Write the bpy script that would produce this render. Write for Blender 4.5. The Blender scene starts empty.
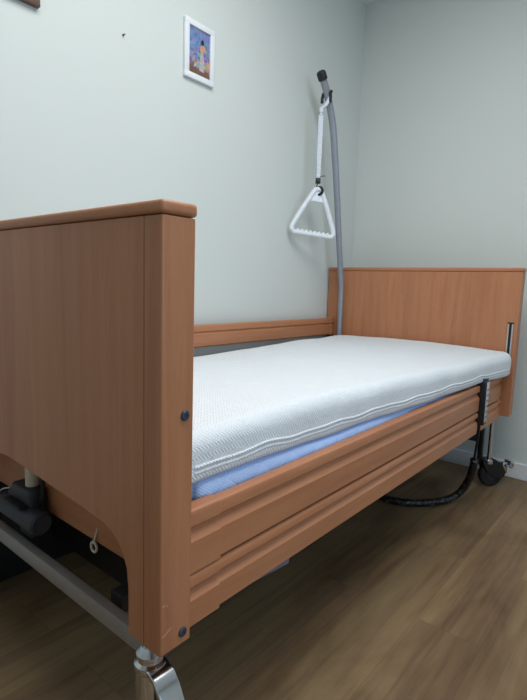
import bpy, bmesh, math, random
from mathutils import Vector, Matrix, noise
random.seed(4)
SC = bpy.context.scene
COL = SC.collection
V = Vector

# ------------------------------------------------------------------ helpers
class MB:
    """collects shapes in world coordinates, then becomes ONE mesh object"""
    def __init__(s): s.bm = bmesh.new()
    def box(s, a, b, bev=0, seg=2, rot=None, piv=None):
        r = bmesh.ops.create_cube(s.bm, size=1)
        vs = r['verts']; a = V(a); b = V(b); c = (a + b) / 2; d = b - a
        for v in vs: v.co = V((v.co.x * d.x, v.co.y * d.y, v.co.z * d.z)) + c
        if bev:
            es = list({e for v in vs for e in v.link_edges})
            g = bmesh.ops.bevel(s.bm, geom=es, offset=bev, segments=seg, profile=.5, affect='EDGES')
            vs = list({v for f in g['faces'] for v in f.verts} | {v for v in vs if v.is_valid})
        if rot is not None:
            piv = V(piv) if piv is not None else c
            for v in vs: v.co = rot @ (v.co - piv) + piv
        return s
    def tube(s, pts, r, n=16, cap=True, closed=False):
        pts = [V(p) for p in pts]; rs = r if isinstance(r, (list, tuple)) else [r] * len(pts)
        N = len(pts); rings = []; up = None
        for i, p in enumerate(pts):
            if closed: t = (pts[(i + 1) % N] - pts[i - 1])
            else: t = pts[min(i + 1, N - 1)] - pts[max(i - 1, 0)]
            t.normalize()
            if up is None:
                up = V((0, 0, 1)) if abs(t.z) < .9 else V((0, 1, 0))
            up = (up - t * up.dot(t)).normalized(); w = t.cross(up)
            rings.append([s.bm.verts.new(p + (up * math.cos(k * 2 * math.pi / n) + w * math.sin(k * 2 * math.pi / n)) * rs[i]) for k in range(n)])
        for i in range(N if closed else N - 1):
            A, B = rings[i], rings[(i + 1) % N]
            for k in range(n): s.bm.faces.new((A[k], A[(k + 1) % n], B[(k + 1) % n], B[k]))
        if cap and not closed:
            s.bm.faces.new(rings[0][::-1]); s.bm.faces.new(rings[-1])
        return s
    def lathe(s, prof, c, axis='z', n=28):
        """prof: (radius, height) list"""
        c = V(c); rings = []
        for (r, h) in prof:
            ring = []
            for k in range(n):
                a = k * 2 * math.pi / n; u, v = r * math.cos(a), r * math.sin(a)
                q = {'z': V((u, v, h)), 'x': V((h, u, v)), 'y': V((v, h, u))}[axis]
                ring.append(s.bm.verts.new(c + q))
            rings.append(ring)
        for A, B in zip(rings, rings[1:]):
            for k in range(n): s.bm.faces.new((A[k], A[(k + 1) % n], B[(k + 1) % n], B[k]))
        s.bm.faces.new(rings[0][::-1]); s.bm.faces.new(rings[-1])
        return s
    def prism(s, poly, f, d):
        """poly: 2D points, f(p)->3D, d: extrusion vector"""
        A = [s.bm.verts.new(f(p)) for p in poly]; B = [s.bm.verts.new(V(f(p)) + V(d)) for p in poly]
        n = len(poly)
        for k in range(n): s.bm.faces.new((A[k], A[(k + 1) % n], B[(k + 1) % n], B[k]))
        s.bm.faces.new(A[::-1]); s.bm.faces.new(B)
        return s
    def build(s, name, mat, parent=None, smooth=35, bevel=0):
        bmesh.ops.recalc_face_normals(s.bm, faces=s.bm.faces)
        me = bpy.data.meshes.new(name); o = bpy.data.objects.new(name, me); COL.objects.link(o)
        off = V((0, 0, 0)); q = parent
        while q is not None: off += q.location; q = q.parent
        if off.length:
            for v in s.bm.verts: v.co -= off
        s.bm.to_mesh(me); s.bm.free()
        me.materials.append(mat); o.parent = parent
        if bevel:
            m = o.modifiers.new('bevel', 'BEVEL'); m.width = bevel; m.segments = 3; m.limit_method = 'ANGLE'; m.angle_limit = math.radians(40)
            m.harden_normals = False
        if smooth:
            me.polygons.foreach_set('use_smooth', [True] * len(me.polygons))
            me.set_sharp_from_angle(angle=math.radians(smooth))
        return o

def empty(name, loc, label, cat, group=None):
    o = bpy.data.objects.new(name, None); COL.objects.link(o); o.location = loc; o.empty_display_size = .1
    o['label'] = label; o['category'] = cat
    if group: o['group'] = group
    return o
def tag(o, label, cat, group=None):
    o['label'] = label; o['category'] = cat
    if group: o['group'] = group
    return o
def struct(o): o['kind'] = 'structure'; return o

def smoothpath(pts, k=8):
    pts = [V(p) for p in pts]; out = []
    for i in range(len(pts) - 1):
        p0 = pts[max(i - 1, 0)]; p1 = pts[i]; p2 = pts[i + 1]; p3 = pts[min(i + 2, len(pts) - 1)]
        for j in range(k):
            t = j / k
            out.append(.5 * ((2 * p1) + (p2 - p0) * t + (2 * p0 - 5 * p1 + 4 * p2 - p3) * t * t + (3 * p1 - p0 - 3 * p2 + p3) * t ** 3))
    out.append(pts[-1]); return out
def interp(tab, y):
    if y <= tab[0][0]: return tab[0][1:]
    for a, b in zip(tab, tab[1:]):
        if y <= b[0]:
            t = (y - a[0]) / (b[0] - a[0]); t = t * t * (3 - 2 * t)
            return tuple(p + (q - p) * t for p, q in zip(a[1:], b[1:]))
    return tab[-1][1:]

# ------------------------------------------------------------------ materials
def srgb(r, g, b):
    f = lambda c: (c / 255 / 12.92) if c / 255 <= .04045 else ((c / 255 + .055) / 1.055) ** 2.4
    return (f(r), f(g), f(b), 1)
class NT:
    def __init__(s, name):
        s.m = bpy.data.materials.new(name); s.m.use_nodes = True; s.t = s.m.node_tree; s.n = s.t.nodes; s.l = s.t.links
        s.b = s.n['Principled BSDF']
    def add(s, ty, **kw):
        nd = s.n.new(ty)
        for k, v in kw.items():
            if k.startswith('_'): setattr(nd, k[1:], v)
            else: nd.inputs[k.replace('__', ' ')].default_value = v
        return nd
    def coords(s, scale=(1, 1, 1), rot=(0, 0, 0)):
        tc = s.n.new('ShaderNodeTexCoord'); mp = s.n.new('ShaderNodeMapping')
        mp.inputs['Scale'].default_value = scale; mp.inputs['Rotation'].default_value = rot
        s.l.new(tc.outputs['Object'], mp.inputs['Vector']); return mp.outputs[0]
    def ramp(s, fac, stops):
        r = s.n.new('ShaderNodeValToRGB'); e = r.color_ramp.elements
        while len(e) < len(stops): e.new(.5)
        for el, (p, c) in zip(e, stops): el.position = p; el.color = c if len(c) == 4 else (*c, 1)
        s.l.new(fac, r.inputs[0]); return r.outputs[0]
    def mix(s, a, b, fac, mode='MIX'):
        m = s.n.new('ShaderNodeMix'); m.data_type = 'RGBA'; m.blend_type = mode
        for sock, v in ((m.inputs[0], fac), (m.inputs[6], a), (m.inputs[7], b)):
            if hasattr(v, 'is_linked') or hasattr(v, 'links'): s.l.new(v, sock)
            else: sock.default_value = v
        return m.outputs[2]
    def bump(s, h, strength=.2, dist=.001, prev=None):
        b = s.n.new('ShaderNodeBump'); b.inputs['Strength'].default_value = strength; b.inputs['Distance'].default_value = dist
        s.l.new(h, b.inputs['Height'])
        if prev is not None: s.l.new(prev, b.inputs['Normal'])
        return b.outputs[0]

def wood(name, axis='z', base=(180, 122, 86), dark=(171, 112, 79), light=(187, 129, 95), rough=.42):
    t = NT(name); sc = {'z': (1, 1, .06), 'y': (1, .06, 1), 'x': (.06, 1, 1)}[axis]
    co = t.coords(sc)
    n1 = t.add('ShaderNodeTexNoise', Scale=38, Detail=5, Roughness=.6, Distortion=.3); t.l.new(co, n1.inputs['Vector'])
    n2 = t.add('ShaderNodeTexNoise', Scale=7, Detail=2); t.l.new(co, n2.inputs['Vector'])
    sc2 = {'z': (1, 1, .12), 'y': (1, .12, 1), 'x': (.12, 1, 1)}[axis]
    co2 = t.coords(sc2)
    n3 = t.add('ShaderNodeTexNoise', Scale=260, Detail=2); t.l.new(co2, n3.inputs['Vector'])
    c = t.ramp(n1.outputs[0], [(.3, srgb(*dark)), (.52, srgb(*base)), (.75, srgb(*light))])
    c2 = t.ramp(n2.outputs[0], [(.3, (.94, .94, .94)), (.7, (1.04, 1.04, 1.04))])
    c = t.mix(c, c2, 1.0, 'MULTIPLY')
    fl = t.ramp(n3.outputs[0], [(.33, (.82, .78, .74)), (.45, (1, 1, 1))])
    c = t.mix(c, fl, .32, 'MULTIPLY')
    t.l.new(c, t.b.inputs['Base Color']); t.b.inputs['Roughness'].default_value = rough
    t.b.inputs['Specular IOR Level'].default_value = .4
    t.l.new(t.bump(n3.outputs[0], .08, .0005), t.b.inputs['Normal'])
    return t.m
def plain(name, rgb, rough=.5, metal=0, spec=.5, noise_s=60, amt=.06, bump=.05):
    t = NT(name); co = t.coords()
    n = t.add('ShaderNodeTexNoise', Scale=noise_s, Detail=3); t.l.new(co, n.inputs['Vector'])
    c = srgb(*rgb); d = tuple(x * (1 - amt) for x in c[:3]) + (1,); l = tuple(min(1, x * (1 + amt)) for x in c[:3]) + (1,)
    t.l.new(t.ramp(n.outputs[0], [(.3, d), (.7, l)]), t.b.inputs['Base Color'])
    t.b.inputs['Roughness'].default_value = rough; t.b.inputs['Metallic'].default_value = metal; t.b.inputs['Specular IOR Level'].default_value = spec
    if bump: t.l.new(t.bump(n.outputs[0], bump, .0005), t.b.inputs['Normal'])
    return t.m
def wallmat(name, rgb):
    t = NT(name); co = t.coords()
    n = t.add('ShaderNodeTexNoise', Scale=1.3, Detail=2); t.l.new(co, n.inputs['Vector'])
    c = srgb(*rgb)
    t.l.new(t.ramp(n.outputs[0], [(.3, tuple(x * .985 for x in c[:3])), (.7, tuple(x * 1.01 for x in c[:3]))]), t.b.inputs['Base Color'])
    n2 = t.add('ShaderNodeTexNoise', Scale=220, Detail=4, Roughness=.6); t.l.new(co, n2.inputs['Vector'])
    t.l.new(t.bump(n2.outputs[0], .12, .001), t.b.inputs['Normal'])
    t.b.inputs['Roughness'].default_value = .75; t.b.inputs['Specular IOR Level'].default_value = .25
    return t.m
def floormat():
    t = NT('oak_vinyl_floor')
    co = t.coords((1, 1, 1), (0, 0, math.radians(90)))
    br = t.add('ShaderNodeTexBrick', Scale=1, Mortar__Size=.0009, Mortar__Smooth=.3, Bias=0, Brick__Width=1.22, Row__Height=.19,
               Color1=(.35, .35, .35, 1), Color2=(.75, .75, .75, 1), Mortar=(.4, .4, .4, 1)); br.offset = .37; br.offset_frequency = 2
    mp = br.inputs['Vector']; off = t.n.new('ShaderNodeVectorMath'); off.operation = 'ADD'; off.inputs[1].default_value = (-.285, .125, 0)
    t.l.new(co, off.inputs[0]); t.l.new(off.outputs[0], mp)
    # plank tone drives an offset of the grain
    g = t.n.new('ShaderNodeVectorMath'); g.operation = 'MULTIPLY'; g.inputs[1].default_value = (4, 4, 4)
    t.l.new(br.outputs['Color'], g.inputs[0])
    base = t.coords((1, .075, 1)); ad = t.n.new('ShaderNodeVectorMath'); ad.operation = 'ADD'
    t.l.new(base, ad.inputs[0]); t.l.new(g.outputs[0], ad.inputs[1])
    n1 = t.add('ShaderNodeTexNoise', Scale=11, Detail=7, Roughness=.66, Distortion=.7); t.l.new(ad.outputs[0], n1.inputs['Vector'])
    n2 = t.add('ShaderNodeTexNoise', Scale=60, Detail=5, Roughness=.6, Distortion=.2)
    fine = t.coords((1, .028, 1)); ad2 = t.n.new('ShaderNodeVectorMath'); ad2.operation = 'ADD'; t.l.new(fine, ad2.inputs[0]); t.l.new(g.outputs[0], ad2.inputs[1]); t.l.new(ad2.outputs[0], n2.inputs['Vector'])
    blotch = t.coords((1, .35, 1)); n3 = t.add('ShaderNodeTexNoise', Scale=4.2, Detail=4, Roughness=.55, Distortion=.6); t.l.new(blotch, n3.inputs['Vector'])
    c = t.ramp(n1.outputs[0], [(.28, srgb(116, 92, 70)), (.45, srgb(136, 111, 83)), (.6, srgb(148, 123, 90)), (.78, srgb(157, 134, 99))])
    c = t.mix(c, t.ramp(n3.outputs[0], [(.34, srgb(176, 160, 150)), (.58, (1, 1, 1)), (.8, (1.04, 1.03, 1.0))]), .7, 'MULTIPLY')
    c = t.mix(c, t.ramp(n2.outputs[0], [(.36, (.60, .55, .50)), (.5, (1, 1, 1)), (.75, (1.08, 1.06, 1.03))]), .42, 'MULTIPLY')
    c = t.mix(c, t.ramp(br.outputs['Color'], [(.3, (.86, .85, .85)), (.8, (1.07, 1.07, 1.06))]), .9, 'MULTIPLY')
    c = t.mix(c, (.78, .74, .7, 1), br.outputs['Fac'], 'MULTIPLY')
    t.l.new(c, t.b.inputs['Base Color']); t.b.inputs['Roughness'].default_value = .48; t.b.inputs['Specular IOR Level'].default_value = .35
    t.l.new(t.bump(n2.outputs[0], .15, .0008), t.b.inputs['Normal'])
    return t.m
def toppermat():
    t = NT('knitted_white_cover')
    co = t.coords()
    # zigzag knit relief
    sep = t.n.new('ShaderNodeSeparateXYZ'); t.l.new(co, sep.inputs[0])
    def M(op, a, b=None):
        m = t.n.new('ShaderNodeMath'); m.operation = op
        for i, v in enumerate((a, b)):
            if v is None: continue
            if isinstance(v, (int, float)): m.inputs[i].default_value = v
            else: t.l.new(v, m.inputs[i])
        return m.outputs[0]
    xz = M('ADD', sep.outputs['X'], M('MULTIPLY', sep.outputs['Z'], -1.0))
    zig = M('PINGPONG', M('MULTIPLY', xz, 1.0), .009)
    w = M('ADD', M('MULTIPLY', sep.outputs['Y'], 1.0), M('MULTIPLY', zig, .9))
    h = M('SINE', M('MULTIPLY', w, 2 * math.pi / .0085))
    n = t.add('ShaderNodeTexNoise', Scale=90, Detail=3); t.l.new(co, n.inputs['Vector'])
    h2 = M('ADD', h, M('MULTIPLY', n.outputs[0], 3.2))
    # broad leaf shaped embossing, seen as soft raised patches
    vo = t.add('ShaderNodeTexVoronoi', Scale=7.5, Randomness=.9); vo.distance = 'MINKOWSKI' if hasattr(vo, 'distance') else vo.distance
    nz = t.add('ShaderNodeTexNoise', Scale=13, Detail=4, Roughness=.7, Distortion=1.4); t.l.new(co, nz.inputs['Vector'])
    leaf = t.ramp(nz.outputs[0], [(.55, (0, 0, 0)), (.62, (1, 1, 1))])
    t.n.remove(vo)
    b1 = t.bump(h2, .40, .0014)
    b2 = t.bump(leaf, .35, .0018, b1)
    t.l.new(b2, t.b.inputs['Normal'])
    hh = M('MULTIPLY', M('ADD', h, 1.0), .5)
    c = t.ramp(hh, [(0, srgb(218, 223, 227)), (1, srgb(229, 232, 235))])
    c = t.mix(c, (1.0, 1.0, .985, 1), M('MULTIPLY', leaf, .12))
    t.l.new(c, t.b.inputs['Base Color']); t.b.inputs['Roughness'].default_value = .9; t.b.inputs['Specular IOR Level'].default_value = .15
    t.b.inputs['Sheen Weight'].default_value = .15
    return t.m
def quiltmat():
    t = NT('quilted_lavender_cover'); co = t.coords()
    sep = t.n.new('ShaderNodeSeparateXYZ'); t.l.new(co, sep.inputs[0])
    def M(op, a, b=None):
        m = t.n.new('ShaderNodeMath'); m.operation = op
        for i, v in enumerate((a, b)):
            if v is None: continue
            if isinstance(v, (int, float)): m.inputs[i].default_value = v
            else: t.l.new(v, m.inputs[i])
        return m.outputs[0]
    P = .11
    u = M('ADD', sep.outputs['Y'], M('MULTIPLY', sep.outputs['Z'], 1.25)); v = M('SUBTRACT', sep.outputs['Y'], M('MULTIPLY', sep.outputs['Z'], 1.25))
    a = M('ABSOLUTE', M('SINE', M('MULTIPLY', u, math.pi / P))); b = M('ABSOLUTE', M('SINE', M('MULTIPLY', v, math.pi / P)))
    q = M('POWER', M('MINIMUM', a, b), .35)
    k = M('SINE', M('MULTIPLY', sep.outputs['Z'], 2 * math.pi / .0065)); k2 = M('SINE', M('MULTIPLY', sep.outputs['Y'], 2 * math.pi / .009))
    kn = M('MULTIPLY', k, k2)
    b1 = t.bump(q, .45, .004); b2 = t.bump(kn, .4, .0008, b1)
    t.l.new(b2, t.b.inputs['Normal'])
    t.l.new(t.ramp(kn, [(0, srgb(180, 205, 248)), (1, srgb(194, 217, 255))]), t.b.inputs['Base Color'])
    t.b.inputs['Roughness'].default_value = .85; t.b.inputs['Specular IOR Level'].default_value = .2
    return t.m
def paintmat():
    t = NT('painted_print'); co = t.coords()
    n = t.add('ShaderNodeTexNoise', Scale=17, Detail=3, Distortion=1.0); t.l.new(co, n.inputs['Vector'])
    v = t.add('ShaderNodeTexVoronoi', Scale=95); t.l.new(co, v.inputs['Vector'])
    sep = t.n.new('ShaderNodeSeparateXYZ'); t.l.new(co, sep.inputs[0])
    sky = t.ramp(n.outputs[0], [(.3, srgb(62, 88, 158)), (.5, srgb(88, 122, 188)), (.65, srgb(120, 120, 176)), (.8, srgb(150, 170, 200))])
    dab = t.mix(v.outputs['Color'], srgb(72, 92, 118), .55)
    sky = t.mix(sky, t.mix(v.outputs['Color'], srgb(92, 104, 140), .6), .40)
    dab2 = t.mix(dab, srgb(120, 78, 60), t.ramp(n.outputs[0], [(.52, (0, 0, 0)), (.6, (.8, .8, .8))]))
    f = t.ramp(sep.outputs['Z'], [(.085, (1, 1, 1)), (.13, (0, 0, 0))])
    t.l.new(t.mix(sky, dab2, f), t.b.inputs['Base Color']); t.b.inputs['Roughness'].default_value = .35
    return t.m

WZ = wood('beech_vertical_grain', 'z'); WX = wood('beech_edge_grain', 'x'); WY = wood('beech_rail_grain', 'y')
M_wall = wallmat('painted_grey_green_wall', (209, 214, 209)); M_ceil = wallmat('white_ceiling', (236, 236, 234))
M_floor = floormat(); M_trim = plain('white_trim', (222, 224, 226), .45)
M_top = toppermat(); M_quilt = quiltmat()
M_tape = plain('white_piping', (222, 226, 232), .8)
M_chrome = plain('chrome', (205, 208, 212), .16, 1, amt=.03, bump=0)
M_steel = plain('grey_painted_steel', (152, 146, 142), .45, .25, amt=.04)
M_dsteel = plain('dark_frame_steel', (52, 52, 56), .5, .3)
M_alu = plain('aluminium', (200, 202, 204), .35, .8)
M_pole = plain('silver_grey_tube', (150, 154, 164), .4, .35)
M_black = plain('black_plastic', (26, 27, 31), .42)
M_motor = plain('charcoal_plastic', (44, 47, 56), .5)
M_rub = plain('black_rubber', (17, 17, 19), .65)
M_cream = plain('cream_tube', (205, 196, 178), .45)
M_wplas = plain('white_plastic', (228, 234, 240), .35)
M_web = plain('white_webbing', (214, 220, 230), .8, noise_s=300, amt=.1)
M_wframe = plain('white_lacquer', (228, 231, 234), .4, amt=.01)
M_bframe = plain('brown_frame_wood', (92, 66, 54), .5, noise_s=30, amt=.2)
M_label = plain('pale_grey_keypad', (190, 194, 198), .5)
M_boltm = plain('dark_blue_grey_bolt', (66, 72, 88), .4, .3)
M_box = plain('grey_lavender_plastic', (120, 122, 142), .5)
M_print = paintmat()

# ------------------------------------------------------------------ the room
XL, XR, YF, YB, ZC = -1.083, 2.9, 2.428, -2.1, 2.726
b = MB(); b.box((XL - .15, YB - .15, -.12), (XR + .15, YF + .15, 0)); struct(b.build('floor', M_floor, smooth=0))
b = MB(); b.box((XL - .15, YB - .15, ZC), (XR + .15, YF + .15, ZC + .12)); struct(b.build('ceiling', M_ceil, smooth=0))
b = MB(); b.box((XL - .15, YB - .15, 0), (XL, YF + .15, ZC)); struct(b.build('wall_left', M_wall, smooth=0))
b = MB(); b.box((XL, YF, 0), (XR, YF + .15, ZC)); struct(b.build('wall_far', M_wall, smooth=0))
b = MB(); b.box((XL, YB - .15, 0), (XR, YB, ZC)); struct(b.build('wall_near', M_wall, smooth=0))
WY0, WY1, WZ0, WZ1 = -.7, .9, .95, 2.3
b = MB()
b.box((XR, YB - .15, 0), (XR + .15, WY0, ZC)); b.box((XR, WY1, 0), (XR + .15, YF + .15, ZC))
b.box((XR, WY0, 0), (XR + .15, WY1, WZ0)); b.box((XR, WY0, WZ1), (XR + .15, WY1, ZC))
struct(b.build('wall_right', M_wall, smooth=0))
b = MB()
for (y0, y1, z0, z1) in ((WY0, WY1, WZ0, WZ0 + .06), (WY0, WY1, WZ1 - .06, WZ1), (WY0, WY0 + .06, WZ0 + .06, WZ1 - .06), (WY1 - .06, WY1, WZ0 + .06, WZ1 - .06), (.07, .13, WZ0 + .06, WZ1 - .06)):
    b.box((XR + .04, y0, z0), (XR + .10, y1, z1))
struct(b.build('window_1', M_trim, smooth=0))
def base(name, a, c):
    b = MB(); b.box(a, c, .004); struct(b.build(name, M_trim, smooth=0))
base('baseboard_far', (XL, 2.414, 0), (XR, YF, .088))
base('baseboard_near', (XL + .014, YB, 0), (XR, YB + .014, .088))
base('baseboard_right', (XR - .014, YB + .014, 0), (XR, 2.414, .088))

# ------------------------------------------------------------------ the bed
L0, L1 = .0645, 2.141          # inner faces of foot and head boards
BW = -1.072
bed = empty('nursing_bed', (-.535, 1.1, 0), 'beech-coloured wooden nursing care bed with metal chassis on castors, against the wall', 'bed')

def fillet(c, r, a0, a1, n):
    return [(c[0] + r * math.cos(math.radians(a0 + (a1 - a0) * i / n)), c[1] + r * math.sin(math.radians(a0 + (a1 - a0) * i / n))) for i in range(n + 1)]
def arch_outline(x0, x1, zb, zt, leg, zarch):
    cx = (x0 + x1) / 2
    right = [(x1, zb), (x1, zt)]
    pts = [(x0, zb), (x0 + leg, zb)]
    half = [(-leg, zb), (-leg, .475), (-leg - .004, .512), (-leg - .014, .533), (-leg - .030, .552), (-leg - .050, .563), (-leg - .075, .570),
            (-leg - .16, .577), (-leg - .28, .586), (-leg - .38, .593), (cx - x1, .597)]
    dz = zarch - .597
    left = [(x0 - h[0], h[1] + (dz if h[1] > zb + .1 else 0)) for h in half]
    rt = [(x1 + h[0], h[1] + (dz if h[1] > zb + .1 else 0)) for h in half[::-1]][1:]
    return [(x0, zb)] + left + rt + [(x1, zb), (x1, zt), (x0, zt)]
def bolt(parent, c, ax=1):
    b = MB(); b.lathe([(.0, 0), (.0085, 0), (.0085, .002), (.007, .0035), (.003, .0035), (.003, .0022), (0, .0022)][1:], c, 'x', 20)
    return b.build('bolt', M_boltm, parent)

# footboard
fb = MB(); fb.prism(arch_outline(BW, 0, .3949, 1.0925, .087, .597), lambda p: (p[0], 0, p[1]), (0, L0, 0))
fb = fb.build('footboard', WZ, bed, 30, .003)
b = MB(); b.box((BW - .003, -.003, 1.0935), (.003, L0 + .002, 1.1135), .006, 3); b.build('top_cap', WX, fb, 50)
M_joint = plain('joint_shade_wood', (120, 78, 52), .6)
for x in (-.043, BW + .043):      # fine joint between the corner post and the panel
    b = MB(); b.box((x - .0008, -.0002, .396), (x + .0008, .004, 1.0925)); b.build('post_joint', M_joint, fb, 0)
bolt(fb, (0, .046, .788)); bolt(fb, (0, .046, .417))
M_scuff = plain('worn_edge', (182, 142, 116), .6)
for (y, z, w, h, a) in ((.006, .482, .006, .0016, .3), (.013, .480, .003, .0012, -.2), (.012, .432, .018, .0012, .35), (.018, .436, .010, .0010, .25)):
    b = MB(); b.box((-.0005, y - w / 2, z - h), (.0004, y + w / 2, z + h), 0, rot=Matrix.Rotation(a, 3, 'X')); b.build('scuff', M_scuff, fb, 0)
# headboard
hb = MB(); hb.prism(arch_outline(BW, 0, .3949, 1.098, .087, .560), lambda p: (p[0], L1, p[1]), (0, .06, 0))
hb = hb.build('headboard', WZ, bed, 30, .004)
b = MB(); b.box((BW - .003, L1 - .003, 1.099), (.003, L1 + .063, 1.1185), .005, 3); b.build('top_cap', WX, hb, 50)
def track(parent, y, s, x, zt=.85):
    t = MB()
    t.box((x - .012, y - .004 * (s < 0) , .605), (x - .006, y + .004 * (s > 0), zt)); t.box((x + .006, y - .004 * (s < 0), .605), (x + .012, y + .004 * (s > 0), zt))
    t = t.build('rail_track', M_alu, parent)
    g = MB(); g.box((x - .006, y - .0015 * (s < 0), .605), (x + .006, y + .0015 * (s > 0), zt)); g.box((x - .013, y - .005 * (s < 0), zt), (x + .013, y + .005 * (s > 0), zt + .007))
    g.build('track_slot', M_rub, t)
track(hb, L1, -1, -.030); track(hb, L1, -1, BW + .030, .79)
track(fb, L0, 1, -.030); track(fb, L0, 1, BW + .030)

# side rails -------------------------------------------------
UP = [(-.025, .6), (-.007, .6), (-.002, .597), (0, .592), (0, .574), (-.003, .569), (-.009, .565), (-.009, .558), (.001, .545), (.001, .489), (-.003, .4860), (-.025, .4860)]
LO = [(-.025, .4805), (-.006, .4805), (-.001, .4775), (.001, .473), (.001, .460), (-.003, .455), (-.009, .451), (-.009, .445), (.001, .434), (.001, .388), (-.003, .385), (-.025, .385)]
def beam(name, prof, y0, y1, x, dz, parent, grow=0, mir=1, mat=None):
    m = MB()
    cx = sum(p[0] for p in prof) / len(prof); cz = sum(p[1] for p in prof) / len(prof)
    pr = []
    for (o, z) in prof:
        oo = o + (grow if o > -.02 else -grow); zz = z + (grow if z > cz else -grow) * (1 if (abs(z - max(p[1] for p in prof)) < .01 or abs(z - min(p[1] for p in prof)) < .01) else 0)
        pr.append((x + mir * oo, zz + dz))
    m.prism(pr, lambda p: (p[0], y0, p[1]), (0, y1 - y0, 0))
    return m.build(name, mat or WY, parent, 25, .0015)
XF = -.034
nr = MB(); nr.box((XF - .031, .10, .41), (XF - .0255, 2.10, .46), .001); nr.box((XF - .031, .10, .52), (XF - .0255, 2.10, .57), .001)
for y in (.12, 1.1, 2.07): nr.box((XF - .036, y - .015, .395), (XF - .031, y + .015, .585), .001)
nr = nr.build('side_rail', M_dsteel, bed)
beam('rail_beam', UP, .12, 1.745, XF, 0, nr); beam('rail_beam', LO, .12, 1.745, XF, 0, nr)
for prof in (UP, LO):
    beam('end_block', prof, .066, .166, XF, 0, nr, .003)
    beam('end_block', prof, 1.80, 2.067, XF + .001, 0, nr, -.0012)
    beam('slide_block', [(o - .008, z) for o, z in prof], 2.083, 2.138, XF, 0, nr, -.0005)
XB = -1.052 + .0
fr = MB(); fr.box((XB + .0065, .10, .735), (XB + .012, 2.10, .785), .001); fr.box((XB + .0065, .10, .52), (XB + .012, 2.10, .57), .001)
fr.box((XB + .012, .075, .50), (XB + .018, .10, .81), .001); fr.box((XB + .012, 2.10, .50), (XB + .018, 2.13, .81), .001)
fr = fr.build('side_rail', M_dsteel, bed); fr['label'] = 'raised side rail along the wall'; nr['label'] = 'lowered two-plank side rail on the near side'
# profile of the raised beam faces the mattress
RB = [(-.025, .815), (-.006, .815), (-.001, .812), (.001, .806), (.001, .786), (-.005, .782), (-.005, .778), (.001, .773), (.001, .720), (-.003, .7155), (-.025, .7155)]
beam('rail_beam', [(o + .03, z) for o, z in RB], .066, 2.095, XB, 0, fr)
beam('end_block', [(o + .03, z) for o, z in RB], 2.098, 2.136, XB, 0, fr, .003)
beam('rail_beam', [(o + .03, z) for o, z in UP], .066, 2.136, XB, -.005, fr)

# mattress frame and chassis ---------------------------------
b = MB(); b.box((BW + .035, .106, .420), (-.072, .124, .600), .003); b.build('end_panel', WX, bed)
m = MB()
for x in (-.10, BW + .105): m.box((x - .02, .17, .425), (x + .02, 2.10, .465), .003)
for y in (.19, 2.08): m.box((BW + .12, y - .02, .425), (-.12, y + .02, .465), .003)
pf = m.build('mattress_frame', M_dsteel, bed)
for i in range(12):
    y = .28 + i * .155
    m = MB(); m.box((BW + .09, y - .03, .4655), (-.085, y + .03, .4735), .002); m.build('slat', M_dsteel, pf)
m = MB()
for x in (-.25, BW + .25): m.box((x - .02, .085, .315), (x + .02, 2.145, .355), .003)
m.build('chassis_rail', M_dsteel, bed)
m = MB(); m.box((BW + .034, .13, .012), (BW + .056, 2.12, .345), .003); m.build('underbed_shade_plate', M_black, bed)  # added black plate by the wall, stands in for the deep shade there
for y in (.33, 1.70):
    m = MB(); m.box((BW + .08, y, .11), (-.31, y + .03, .42), .004); m.build('underbed_shade_baffle', M_black, bed)  # invented black cross plates, keep the space under the bed dark
cb = MB(); cb.box((BW + .03, .046, .3125), (-.075, .068, .3500), .002); cb = cb.build('cross_bar', M_steel, bed)
ch = MB(); ch.box((BW + .12, 2.15, .235), (-.118, 2.18, .355), .003); ch.build('cross_bar', M_dsteel, bed)

def lift_motor(y, xs, s_=1):
    yy = lambda a: y + a * s_
    def bx(m, a, b_, bev): m.box((a[0], min(yy(a[1]), yy(b_[1])), a[2]), (b_[0], max(yy(a[1]), yy(b_[1])), b_[2]), bev, 3)
    root = MB()
    bx(root, (xs - .050, -.028, .400), (xs + .050, .018, .487), .009)
    bx(root, (xs - .078, -.024, .390), (xs - .048, .014, .462), .008)
    bx(root, (xs - .040, -.012, .352), (xs + .02, .012, .402), .003)
    h = root.build('lift_motor', M_motor, bed)
    c = MB(); c.lathe([(.021, -.100), (.027, -.093), (.0285, -.086), (.0285, .086), (.0275, .093), (.022, .098), (.020, .0972)], (xs - .002 , yy(-.020), .419), 'x', 32)
    c.build('motor_cylinder', M_motor, h)
    q = MB(); bx(q, (xs - .045, -.050, .4455), (xs + .045, -.006, .4525), .003); q.build('motor_slot', M_rub, h)
    t = MB(); t.lathe([(.0165, .44), (.0165, .60)], (xs + .010, y, 0), 'z', 24); t.build('lift_tube', M_cream, h)
    k = MB(); k.tube(smoothpath([(xs + .048, yy(-.004), .44), (xs + .062, yy(0), .48), (xs + .050, yy(.004), .53), (xs + .036, yy(.006), .585)]), .0055, 8)
    k.build('motor_cable', M_rub, h)
    w = MB(); w.tube(smoothpath([(xs - .085, yy(-.03), .40), (xs - .105, yy(-.035), .425), (xs - .10, yy(-.03), .45), (xs - .07, yy(-.02), .462)]), .002, 8)
    w.build('retaining_clip', M_alu, h)
    return h
lift_motor(.085, -.615)
# hook ring of a cable under the frame
b = MB(); c0 = V((-.352, .098, .413)); b.tube([c0 + V((.011 * math.cos(a), 0, .011 * math.sin(a))) for a in [i * math.pi / 8 for i in range(16)]], .003, 8, closed=True)
b.tube([c0 + V((0, 0, .011)), c0 + V((0, .01, .04)), c0 + V((0, .03, .045))], .0025, 8)
b.build('hook_ring', M_cream, bed)
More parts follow.
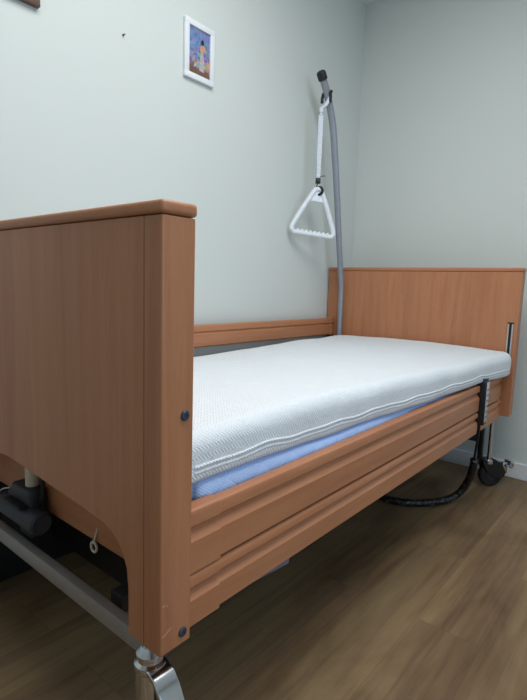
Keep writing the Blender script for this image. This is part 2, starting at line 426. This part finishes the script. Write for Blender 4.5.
# control box below the frame
R7 = Matrix.Rotation(math.radians(-6), 3, 'Z')
b = MB(); b.box((-.235, .20, .302), (-.103, .492, .375), .006, 3, rot=R7, piv=(-.103, .492, .3)); b.box((-.21, .30, .370), (-.15, .42, .43), .003)
b.build('control_box', M_box, bed)

# castors ----------------------------------------------------
def castor_near(x, y, flip):
    s = MB()
    s.lathe([(.0135, .33), (.0135, .392)], (x, y, 0), 'z', 28) if False else None
    s.lathe([(.014, .10), (.014, .36), (.0155, .3615), (.0155, .39)], (x, y, 0), 'z', 28)
    s.lathe([(.026, .288), (.030, .293), (.0315, .299), (.030, .305), (.024, .309), (.0235, .315), (.027, .319), (.0265, .324), (.021, .330), (.0162, .336)], (x, y, 0), 'z', 32)
    s.lathe([(.0265, .125), (.0280, .130), (.0280, .286), (.0265, .292)], (x, y, 0), 'z', 32)
    stem = s.build('castor', M_chrome, bed)
    # curved fork arms sweeping outward to the wheel
    sx = flip
    path = [(.006, .296), (.024, .300), (.040, .294), (.058, .274), (.076, .246), (.092, .210), (.099, .165), (.094, .110), (.080, .062)]
    f = MB(); rng = []
    for i, (d, z) in enumerate(path):
        d2, z2 = path[min(i + 1, len(path) - 1)]; d1, z1 = path[max(i - 1, 0)]
        t = V((d2 - d1, z2 - z1)).normalized(); nn = V((-t.y, t.x)) * .005
        w = .023 if i < 6 else .023 - (i - 5) * .003
        dirv = V((.995 * sx, -.06, 0)); side = V((.06, .995 * sx, 0))
        rng.append([f.bm.verts.new(V((x, y, 0)) + dirv * (d + a * nn.x) + V((0, 0, z + a * nn.y)) + side * (w * c)) for a, c in ((1, -1), (1, 1), (-1, 1), (-1, -1))])
    for A, B in zip(rng, rng[1:]):
        for k in range(4): f.bm.faces.new((A[k], A[(k + 1) % 4], B[(k + 1) % 4], B[k]))
    f.bm.faces.new(rng[0]); f.bm.faces.new(rng[-1][::-1])
    f.build('fork', M_chrome, stem, 50, .0025)
    dv = V((.995 * sx, -.06, 0)); pz = V((x, y, 0)) + dv * .0985
    pl = MB(); pl.box(pz + V((-.016, -.012, .222)), pz + V((.016, .012, .236)), .002, rot=Matrix.Rotation(math.atan2(-.06, .995 * sx), 3, 'Z') @ Matrix.Rotation(math.radians(66), 3, 'Y'), piv=pz + V((0, 0, .229)))
    pl.build('brake_insert', M_rub, stem)
    wc = V((x, y, .0605)) + V((.050 * sx, -.016, 0))
    wh = MB(); rot = Matrix.Rotation(math.atan2(-.06, .995 * sx), 3, 'Z')
    wh.lathe([(.030, -.016), (.052, -.016), (.059, -.010), (.060, 0), (.059, .010), (.052, .016), (.030, .016)], (0, 0, 0), 'y', 40)
    for v in wh.bm.verts: v.co = rot @ v.co + wc
    wh.build('wheel', M_rub, stem)
    hh = MB(); hh.lathe([(.008, -.020), (.027, -.018), (.027, .018), (.008, .020)], (0, 0, 0), 'y', 24)
    for v in hh.bm.verts: v.co = rot @ v.co + wc
    hh.build('wheel_hub', M_alu, stem)
castor_near(-.100, .058, 1); castor_near(BW + .100, .058, -1)
def castor_far(x, y, sx):
    s = MB(); s.lathe([(.0095, .13), (.0095, .39)], (x + .020 * sx, y + .005, 0), 'z', 20)
    s.lathe([(.014, .128), (.021, .132), (.021, .146), (.012, .152)], (x + .020 * sx, y + .005, 0), 'z', 24)
    stem = s.build('castor', M_chrome, bed)
    R_ = .070; wc = V((x + .025 * sx, y + .045, R_ + .0005)); rot = Matrix.Rotation(math.radians(-38 * sx), 3, 'Z')
    f = MB()
    for sd in (-1, 1):
        pr = [(-.070, .150), (.000, .150), (.040, .128), (.068, .080), (.060, .055), (.030, .050), (-.012, .060), (-.050, .100), (-.070, .135)]
        v0 = len(f.bm.verts); f.prism(pr, lambda p, sd=sd: V((sd * .026 - .002, p[0], p[1])), (.004, 0, 0))
    f.box((-.028, -.070, .142), (.028, .004, .150), .002)
    for v in f.bm.verts: v.co = rot @ v.co + V((wc.x, wc.y, 0))
    f.box((x - .034, y - .016, .12), (x - .010, y + .012, .40), .004)
    f.build('fork', M_black, stem, 30, .001)
    w = MB(); w.lathe([(.04, -.015), (.062, -.015), (.068, -.010), (R_, 0), (.068, .010), (.062, .015), (.04, .015)], (0, 0, 0), 'x', 40)
    for v in w.bm.verts: v.co = rot @ v.co + wc
    w.build('wheel', M_rub, stem)
    h = MB(); h.lathe([(.006, -.024), (.014, -.021), (.034, -.0165), (.034, .0165), (.014, .021), (.006, .024)], (0, 0, 0), 'x', 24)
    for v in h.bm.verts: v.co = rot @ v.co + wc
    h.build('wheel_hub', M_motor, stem)
    p = MB(); p.box((-.022, .062, .092), (.022, .098, .101), .003, rot=Matrix.Rotation(-.35, 3, 'X')); p.box((-.006, .055, .060), (.008, .082, .112), .003); p.box((-.020, .088, .094), (.020, .104, .118), .003)
    for v in p.bm.verts: v.co = rot @ V((v.co.x * 1.4, v.co.y * 1.1, v.co.z * 1.12)) + V((wc.x, wc.y, 0))
    p.build('brake_pedal', M_chrome, stem)
castor_far(-.100, 2.165, 1); castor_far(BW + .105, 2.165, -1)

# lifting pole -----------------------------------------------
PX = -.965
P = [(PX, 2.112, .40), (PX, 2.112, .60), (PX, 2.112, .90), (PX, 2.108, 1.02), (PX, 2.068, 1.214), (PX, 2.010, 1.527), (PX, 1.975, 1.70), (PX, 1.941, 1.85), (PX, 1.905, 1.94), (PX, 1.862, 2.02), (PX, 1.815, 2.077)]
sp_ = smoothpath(P, 6); b = MB(); b.tube(sp_, [.0158 + .0030 * max(0, min(1, (q_.z - 1.0) / .9)) for q_ in sp_], 20); lp = b.build('lifting_pole', M_pole, bed, 60)
d = (V(P[-1]) - V(P[-2])).normalized()
b = MB(); q = V(P[-1]) - d * .012
b.tube([q, q + d * .002, q + d * .034, q + d * .042, q + d * .046], [.020, .0245, .0245, .021, .012], 24); b.build('end_cap', M_black, lp)
b = MB(); b.box((PX - .024, 2.092, .40), (PX + .024, 2.128, .455), .004); b.build('pole_socket', M_dsteel, lp)

# ------------------------------------------------------------------ trapeze handle
HX, HY = -.962, 1.812
tz = empty('trapeze_handle', (HX, HY, 2.0), 'white plastic triangular grab handle hanging on a webbing strap from the bed pole', 'grab handle')
u = V((.62, .785, 0)).normalized()      # handle plane direction
nrm = V((u.y, -u.x, 0))
# black hook loop around the pole
pc = V((PX, 1.866, 2.016)); pd = (V(P[-1]) - V(P[-3])).normalized()
side = V((1, 0, 0)); upv = side.cross(pd).normalized()
if upv.z < 0: upv = -upv
b = MB()
arc = [pc + (side * math.cos(a) + upv * math.sin(a)) * .0225 for a in [math.radians(-12 + i * 17) for i in range(13)]]
arc = [arc[0] + V((.004, -.004, -.05)), arc[0] + V((.004, -.002, -.025))] + arc + [arc[-1] + V((-.003, -.003, -.022)), arc[-1] + V((-.002, -.006, -.045))]
b.tube(arc, .0085, 10); b.build('hook_loop', M_black, tz)
top = pc + V((.024, -.004, -.035)); mid = V((HX, HY, 1.905))
def ribbon(pts, w, th, wd):
    m = MB(); rg = []; wd = V(wd).normalized()
    for i, p in enumerate(pts):
        t = (V(pts[min(i + 1, len(pts) - 1)]) - V(pts[max(i - 1, 0)])).normalized(); k = t.cross(wd).normalized()
        rg.append([m.bm.verts.new(V(p) + wd * (w / 2 * a) + k * (th / 2 * c)) for a, c in ((1, 1), (-1, 1), (-1, -1), (1, -1))])
    for A, B in zip(rg, rg[1:]):
        for k in range(4): m.bm.faces.new((A[k], A[(k + 1) % 4], B[(k + 1) % 4], B[k]))
    m.bm.faces.new(rg[0]); m.bm.faces.new(rg[-1][::-1]); return m
wdir = V((.77, .64, 0))
ribbon([top + V((0, 0, .012)), top.lerp(mid, .5), mid + V((0, 0, .02)), mid], .018, .004, wdir).build('upper_strap', M_web, tz, 40)
b = MB()
b.lathe([(.004, 1.885), (.007, 1.89), (.007, 1.90), (.004, 1.905)], (HX, HY, 0), 'z', 12)
b.build('strap_ring', M_alu, tz)
# banded adjustable strap
n = 17; z0, z1 = 1.572, 1.892; m = MB(); prof = []
for i in range(n * 4 + 1):
    z = z1 + (z0 - z1) * i / (n * 4); k = (0, .0016, .0016, 0)[i % 4]
    prof.append((z, k))
rg = []
for z, k in prof:
    taper = .0085 + (.0025 if z > 1.70 else .0025 * max(0, (z - 1.60) / .10))
    rg.append([m.bm.verts.new(V((HX, HY, z)) + wdir * ((taper + k) * a) + nrm * ((.003 + k) * c)) for a, c in ((1, 1), (-1, 1), (-1, -1), (1, -1))])
for A, B in zip(rg, rg[1:]):
    for k in range(4): m.bm.faces.new((A[k], A[(k + 1) % 4], B[(k + 1) % 4], B[k]))
m.bm.faces.new(rg[0]); m.bm.faces.new(rg[-1][::-1]); m.build('strap', M_web, tz, 20)
b = MB(); b.box((HX - .013, HY - .010, 1.543), (HX + .013, HY + .010, 1.572), .003, rot=Matrix.Rotation(.7, 3, 'Z')); b.tube([(HX, HY, 1.572), (HX + .014, HY + .012, 1.582), (HX + .03, HY + .02, 1.583)], .002, 6)
b.tube([(HX, HY, 1.545), (HX - .006, HY - .004, 1.53), (HX, HY, 1.515)], .003, 8)
b.build('buckle', M_black, tz)
# triangular frame with wavy grip
AZ = 1.512; H0 = V((HX, HY, AZ)) + u * .004
def hp(s, z): # local: s along the handle plane, z down from the apex
    t = math.radians(5.5); s2 = s * math.cos(t) + z * math.sin(t) * 1; z2 = -s * math.sin(t) + z * math.cos(t)
    return H0 + u * s2 + V((0, 0, z2))
corner = [(-.012, .0), (.012, .0), (.026, -.018), (.066, -.098), (.106, -.186), (.116, -.212), (.112, -.229), (.098, -.236), (.060, -.236), (0, -.236), (-.060, -.236), (-.098, -.236), (-.114, -.228), (-.119, -.211), (-.110, -.186), (-.068, -.098), (-.026, -.018)]
loop = []
cl = corner + corner[:1]
for i in range(len(corner)):
    p0, p1, p2, p3 = [V((*corner[(i + j) % len(corner)], 0)) for j in (-1, 0, 1, 2)]
    for j in range(6):
        t = j / 6; loop.append(.5 * ((2 * p1) + (p2 - p0) * t + (2 * p0 - 5 * p1 + 4 * p2 - p3) * t * t + (3 * p1 - p0 - 3 * p2 + p3) * t ** 3))
pts = [hp(p.x, p.y) for p in loop]
rs = [.0125 if p.y > -.05 else (.0135 if p.y > -.225 else .0125) for p in loop]
b = MB(); b.tube(pts, rs, 14, closed=True); tf = b.build('handle_frame', M_wplas, tz, 60)
b = MB()
for i in range(8):
    s = -.084 + i * .024
    c = hp(s, -.226); r = bmesh.ops.create_uvsphere(b.bm, u_segments=12, v_segments=8, radius=.0105)
    for v in r['verts']: v.co = c + v.co
b.build('finger_grip', M_wplas, tf, 60)
b = MB(); b.prism([(-.012, -.008), (.012, -.008), (.040, -.062), (-.040, -.062)], lambda p: hp(*p) - nrm * .003, nrm * .006); b.build('web_plate', M_wplas, tf, 30)
b = MB(); cc = hp(.004, -.006)
b.tube([cc + u * (.0145 * math.cos(a)) + V((0, 0, .019 * math.sin(a))) + nrm * .016 * math.cos(a * 1) for a in [i * math.pi / 10 for i in range(20)]], .0075, 8, closed=True)
b.build('carry_loop', M_black, tz)

# ------------------------------------------------------------------ mattress and topper
def softbox(fn, nx, ny, nz):
    """fn maps unit cube (-1..1) surface points to the world"""
    m = MB(); cache = {}
    def sp(k, n):   # denser near the ends
        t = k / n * 2 - 1; return math.copysign(1 - (1 - abs(t)) ** 1.35, t)
    def vert(i, j, k):
        key = (i, j, k)
        if key not in cache: cache[key] = m.bm.verts.new(fn(sp(i, nx), sp(j, ny), sp(k, nz)))
        return cache[key]
    for i in range(nx):
        for j in range(ny):
            for k in (0, nz): m.bm.faces.new([vert(i, j, k), vert(i + 1, j, k), vert(i + 1, j + 1, k), vert(i, j + 1, k)])
    for i in range(nx):
        for k in range(nz):
            for j in (0, ny): m.bm.faces.new([vert(i, j, k), vert(i + 1, j, k), vert(i + 1, j, k + 1), vert(i, j, k + 1)])
    for j in range(ny):
        for k in range(nz):
            for i in (0, nx): m.bm.faces.new([vert(i, j, k), vert(i, j + 1, k), vert(i, j + 1, k + 1), vert(i, j, k + 1)])
    return m
def rounded(p, h, r):
    q = V([max(-(a - r), min(a - r, c)) for c, a in zip(p, h)]); d = p - q
    if d.length > 1e-9: d = d.normalized() * min(r, d.length) if False else d.normalized() * r
    return q + d
# near edge of the soft topper, its underside and its upper side, along the bed
TAB = [(.05, -.062, .631, .722), (.30, -.064, .630, .730), (.45, -.068, .624, .733), (.60, -.070, .618, .728), (.80, -.068, .617, .720), (1.0, -.062, .612, .714), (1.25, -.052, .609, .711), (1.7, -.030, .610, .713), (2.1, -.002, .604, .714)]
TLEFT = [(.05, .690), (.9, .698), (1.3, .704), (1.8, .716), (2.1, .728)]
TY0, TY1 = .072, 2.128
def topper_fn(a, bq, c):
    hx, hy, hz = .447, (TY1 - TY0) / 2, .048
    r = .036 if c > 0 else .012
    p = rounded(V((a * hx, bq * hy, c * hz)), (hx, hy, hz), r)
    # rounded plan corners
    rc = .040 if p.x > 0 else .11; qx = max(0, abs(p.x) - (hx - rc)); qy = max(0, abs(p.y) - (hy - rc)); dd = math.hypot(qx, qy)
    if qx > 0 and qy > 0:
        m_ = max(qx, qy); k = m_ / dd
        p.x = math.copysign(hx - rc + qx * k, p.x); p.y = math.copysign(hy - rc + qy * k, p.y)
    y = (TY0 + TY1) / 2 + p.y
    xe, zb, zt = interp(TAB, y); (zl,) = interp(TLEFT, y)
    w = (p.x + hx) / (2 * hx)
    xl = -.955
    x = xl + (xe - xl) * w
    ztop = zl + (zt - zl) * max(0, min(1, w)) ** .8 + .010 * math.sin(math.pi * w) + .004 * math.sin(y * 5 + w * 3)
    zbot = zb + (1 - w) * (.002)
    zbot = min(zbot, ztop - .06)
    t = (p.z + hz) / (2 * hz)
    z = zbot + (ztop - zbot) * t
    if t > .6 : z += .003 * noise.noise(V((x * 6, y * 6, 0)))
    x += .004 * noise.noise(V((y * 7, z * 8, 3))) * max(0, 2 * w - 1)
    return V((x, y, z))
tp = softbox(topper_fn, 60, 130, 12).build('mattress_topper', M_top, None, 80)
tag(tp, 'white knitted-cover mattress topper lying on the quilted lavender mattress', 'mattress topper')
# double piping low on the topper's sides
def edge_path(zf, out):
    pts = []
    N = 110
    for i in range(N + 1):
        y = TY0 + .055 + (TY1 - TY0 - .11) * i / N
        xe, zb, zt = interp(TAB, y)
        pts.append(V((xe + out + .004 * noise.noise(V((y * 7, (zb + zf) * 8, 3))), y, zb + zf + .0022 * math.sin(y * 23) + .0012 * math.sin(y * 41))))
    return pts
for zf, out in ((.021, -.0016), (.032, -.0006)):
    o = MB().tube(edge_path(zf, out), .0036, 8).build('piping', M_top, tp, 60)
# base mattress
MTAB = [(.05, -.072, 0), (2.1, -.074, 0)]
MY0, MY1 = .128, 2.090
def mattress_fn(a, bq, c):
    hx, hy, hz, r = .44, (MY1 - MY0) / 2, .075, .022
    p = rounded(V((a * hx, bq * hy, c * hz)), (hx, hy, hz), r)
    rc = .03; qx = max(0, abs(p.x) - (hx - rc)); qy = max(0, abs(p.y) - (hy - rc)); dd = math.hypot(qx, qy)
    if qx > 0 and qy > 0:
        k = max(qx, qy) / dd
        p.x = math.copysign(hx - rc + qx * k, p.x); p.y = math.copysign(hy - rc + qy * k, p.y)
    y = (MY0 + MY1) / 2 + p.y; xe, _ = interp(MTAB, y); zt = interp(TAB, y)[1] + .002; w = (p.x + hx) / (2 * hx)
    ztop = zt - .004
    x = -.968 + (xe + .968 + .004) * w; t = (p.z + hz) / (2 * hz)
    return V((x, y, .476 + (ztop - .476) * t))
mt = softbox(mattress_fn, 30, 100, 10).build('mattress', M_quilt, None, 80)
tag(mt, 'lavender-blue quilted base mattress under the white topper, inside the bed rails', 'mattress')

# ------------------------------------------------------------------ hand control
hc = empty('hand_control', (-.032, 1.772, .42), 'black bed remote control with pale key strip hooked over the lowered side rail', 'remote control')
b = MB(); b.box((-.054, 1.750, .425), (-.010, 1.793, .622), .006, 3); hous = b.build('housing', M_black, hc)
b = MB(); b.box((-.0098, 1.7535, .440), (-.0085, 1.7895, .616), .0006); kp = b.build('keypad', M_label, hc)
for i in range(6):
    z = .462 + i * .024
    b = MB(); b.lathe([(.0045, 0), (.0045, .0006), (.004, .0010)], (-.0088, 1.7635, z), 'x', 12); b.lathe([(.0045, 0), (.0045, .0006), (.004, .0010)], (-.0088, 1.7795, z), 'x', 12); b.build('button', M_motor, kp)
b = MB(); b.box((-.050, 1.754, .622), (-.014, 1.792, .629), .002); b.box((-.075, 1.754, .622), (-.048, 1.792, .629), .002); b.box((-.080, 1.754, .585), (-.074, 1.792, .629), .002)
b.build('hanger_hook', M_motor, hc)
path = smoothpath([(-.032, 1.772, .425), (-.034, 1.775, .36), (-.044, 1.795, .29), (-.052, 1.815, .235)], 8)
b = MB(); b.tube(path, .0055, 10); cbz = b.build('cable', M_rub, hc)
sl = smoothpath([(-.050, 1.812, .25), (-.060, 1.830, .19), (-.080, 1.850, .13), (-.105, 1.870, .080), (-.128, 1.862, .045), (-.162, 1.800, .026), (-.228, 1.712, .021), (-.310, 1.650, .021), (-.388, 1.640, .021), (-.47, 1.68, .03), (-.54, 1.76, .07), (-.58, 1.85, .16), (-.60, 1.93, .30)], 14)
rr = [.0165 + .0018 * math.sin(i * 2.1) + .0012 * noise.noise(V((i * .7, 0, 0))) for i in range(len(sl))]
t = NT('braided_cable_sleeve'); co = t.coords(); vv = t.add('ShaderNodeTexVoronoi', Scale=120); t.l.new(co, vv.inputs['Vector'])
nn = t.add('ShaderNodeTexNoise', Scale=45, Detail=3); t.l.new(co, nn.inputs['Vector'])
t.l.new(t.ramp(nn.outputs[0], [(.45, srgb(16, 16, 18)), (.58, srgb(38, 37, 38)), (.72, srgb(120, 118, 116))]), t.b.inputs['Base Color']); t.b.inputs['Roughness'].default_value = .35
t.l.new(t.bump(vv.outputs['Distance'], .8, .003), t.b.inputs['Normal'])
b = MB(); b.tube(sl, rr, 14); b.build('cable_sleeve', t.m, hc, 60)['label'] = 'black braided sleeve bundling the cables'

# ------------------------------------------------------------------ things on the wall
def frame(name, y0, y1, z0, z1, w, th, mat, label, cat):
    r = empty(name, (XL + .001, (y0 + y1) / 2, z0), label, cat)
    m = MB(); x0, x1 = XL + .001, XL + .001 + th
    m.box((x0, y0, z0), (x1, y1, z0 + w), .0015); m.box((x0, y0, z1 - w), (x1, y1, z1), .0015)
    m.box((x0, y0, z0 + w - .001), (x1, y0 + w, z1 - w + .001), .0015); m.box((x0, y1 - w, z0 + w - .001), (x1, y1, z1 - w + .001), .0015)
    m.build('frame', mat, r); return r
pr = frame('framed_picture', .970, 1.135, 1.840, 2.067, .023, .014, M_wframe, 'small white-framed colourful painting print of a figure under blue sky, on the wall', 'picture')
m = MB(); m.box((XL + .002, .990, 1.860), (XL + .008, 1.115, 2.047)); art = m.build('print', M_print, pr, 0)
def blob(poly, mat, nm, lay=0):
    x = XL + .0082 + lay * .0003
    m = MB(); m.prism(poly, lambda p: (x, p[0], p[1]), (.0003, 0, 0)); return m.build(nm, mat, art, 0)
P_skin = plain('print_peach', (198, 150, 122), .4, noise_s=120, amt=.25); P_dress = plain('print_pale_dress', (176, 170, 176), .4, noise_s=150, amt=.25); P_hair = plain('print_dark_hair', (40, 38, 62), .4)
P_gr = plain('print_brown_ground', (118, 84, 66), .4, noise_s=140, amt=.35)
blob([(.992, 1.862), (1.113, 1.862), (1.113, 1.885), (1.08, 1.893), (1.03, 1.889), (.992, 1.897)], P_gr, 'painted_ground')
blob([(1.052, 1.885), (1.080, 1.882), (1.079, 1.930), (1.074, 1.960), (1.060, 1.960), (1.055, 1.925)], P_dress, 'painted_skirt', 1)
blob([(1.058, 1.958), (1.052, 1.972), (1.064, 1.990), (1.080, 1.988), (1.095, 1.968), (1.092, 1.962), (1.079, 1.967), (1.076, 1.958)], P_skin, 'painted_torso', 2)
blob([(1.064, 1.988), (1.061, 2.000), (1.067, 2.010), (1.077, 2.006), (1.078, 1.995), (1.073, 1.988)], P_hair, 'painted_hair', 3)
blob([(1.094, 1.900), (1.109, 1.898), (1.111, 1.925), (1.102, 1.936), (1.094, 1.928)], P_skin, 'painted_child', 1)
fr2 = frame('framed_picture', .03, .367, 1.842, 2.262, .028, .018, M_bframe, 'brown wooden picture frame cut off by the upper left edge of the photo', 'picture')
m = MB(); m.box((XL + .002, .056, 1.868), (XL + .009, .341, 2.236)); m.build('print', plain('print_beige', (190, 172, 155), .5, noise_s=20, amt=.2), fr2, 0)
m = MB(); m.lathe([(.004, 0), (.004, .002), (.0018, .003), (.0018, .010), (.003, .011)], (XL, .684, 1.886), 'x', 12)
tag(m.build('nail', M_bframe, None), 'tiny dark nail in the bare wall left of the white-framed picture', 'nail')

# ------------------------------------------------------------------ light
def area(name, loc, rot, sx, sy, power, col):
    l = bpy.data.lights.new(name, 'AREA'); l.shape = 'RECTANGLE'; l.size = sx; l.size_y = sy; l.energy = power; l.color = col
    o = bpy.data.objects.new(name, l); COL.objects.link(o); o.location = loc; o.rotation_euler = rot; return o
area('window_daylight', (XR + .13, (WY0 + WY1) / 2, (WZ0 + WZ1) / 2), (0, math.radians(90), 0), WZ1 - WZ0 - .1, WY1 - WY0 - .1, 26, (.55, .76, 1.0))
# ceiling lamp: a flat opal panel
LX, LY, LS = .30, .42, 1.6
lamp = empty('ceiling_lamp', (LX, LY, ZC), 'flat square white panel lamp on the ceiling, above the photo', 'lamp')
m = MB(); m.box((LX - LS / 2 - .02, LY - LS / 2 - .02, ZC - .025), (LX + LS / 2 + .02, LY + LS / 2 + .02, ZC - .001), .004); m.build('lamp_frame', M_trim, lamp)
l = bpy.data.lights.new('ceiling_light', 'AREA'); l.shape = 'SQUARE'; l.size = LS; l.energy = 44; l.color = (.97, .995, 1.0)
o = bpy.data.objects.new('ceiling_light', l); COL.objects.link(o); o.location = (LX, LY, ZC - .03)
w = bpy.data.worlds.new('sky'); SC.world = w; w.use_nodes = True
w.node_tree.nodes['Background'].inputs[0].default_value = (.62, .78, 1, 1); w.node_tree.nodes['Background'].inputs[1].default_value = 1.0

# ------------------------------------------------------------------ camera
C = V((0.57824884, -0.4649416, 0.99445709)); F = V((-0.63126649, 0.76490173, -0.12817159)); R = V((0.76824123, 0.63936579, 0.03188741)); U = V((-0.10633927, 0.07833725, 0.99123924))
cd = bpy.data.cameras.new('camera'); cam = bpy.data.objects.new('camera', cd); COL.objects.link(cam)
M = Matrix((( R.x, U.x, -F.x, C.x), (R.y, U.y, -F.y, C.y), (R.z, U.z, -F.z, C.z), (0, 0, 0, 1)))
cam.matrix_world = M
cd.sensor_fit = 'VERTICAL'; cd.sensor_height = 24; cd.lens = 24 * 496.34 / 700; cd.clip_start = .02
SC.camera = cam
vs = SC.view_settings; vs.view_transform = 'Standard'; vs.look = 'None'; vs.gamma = 1; vs.use_curve_mapping = False; vs.exposure = 0
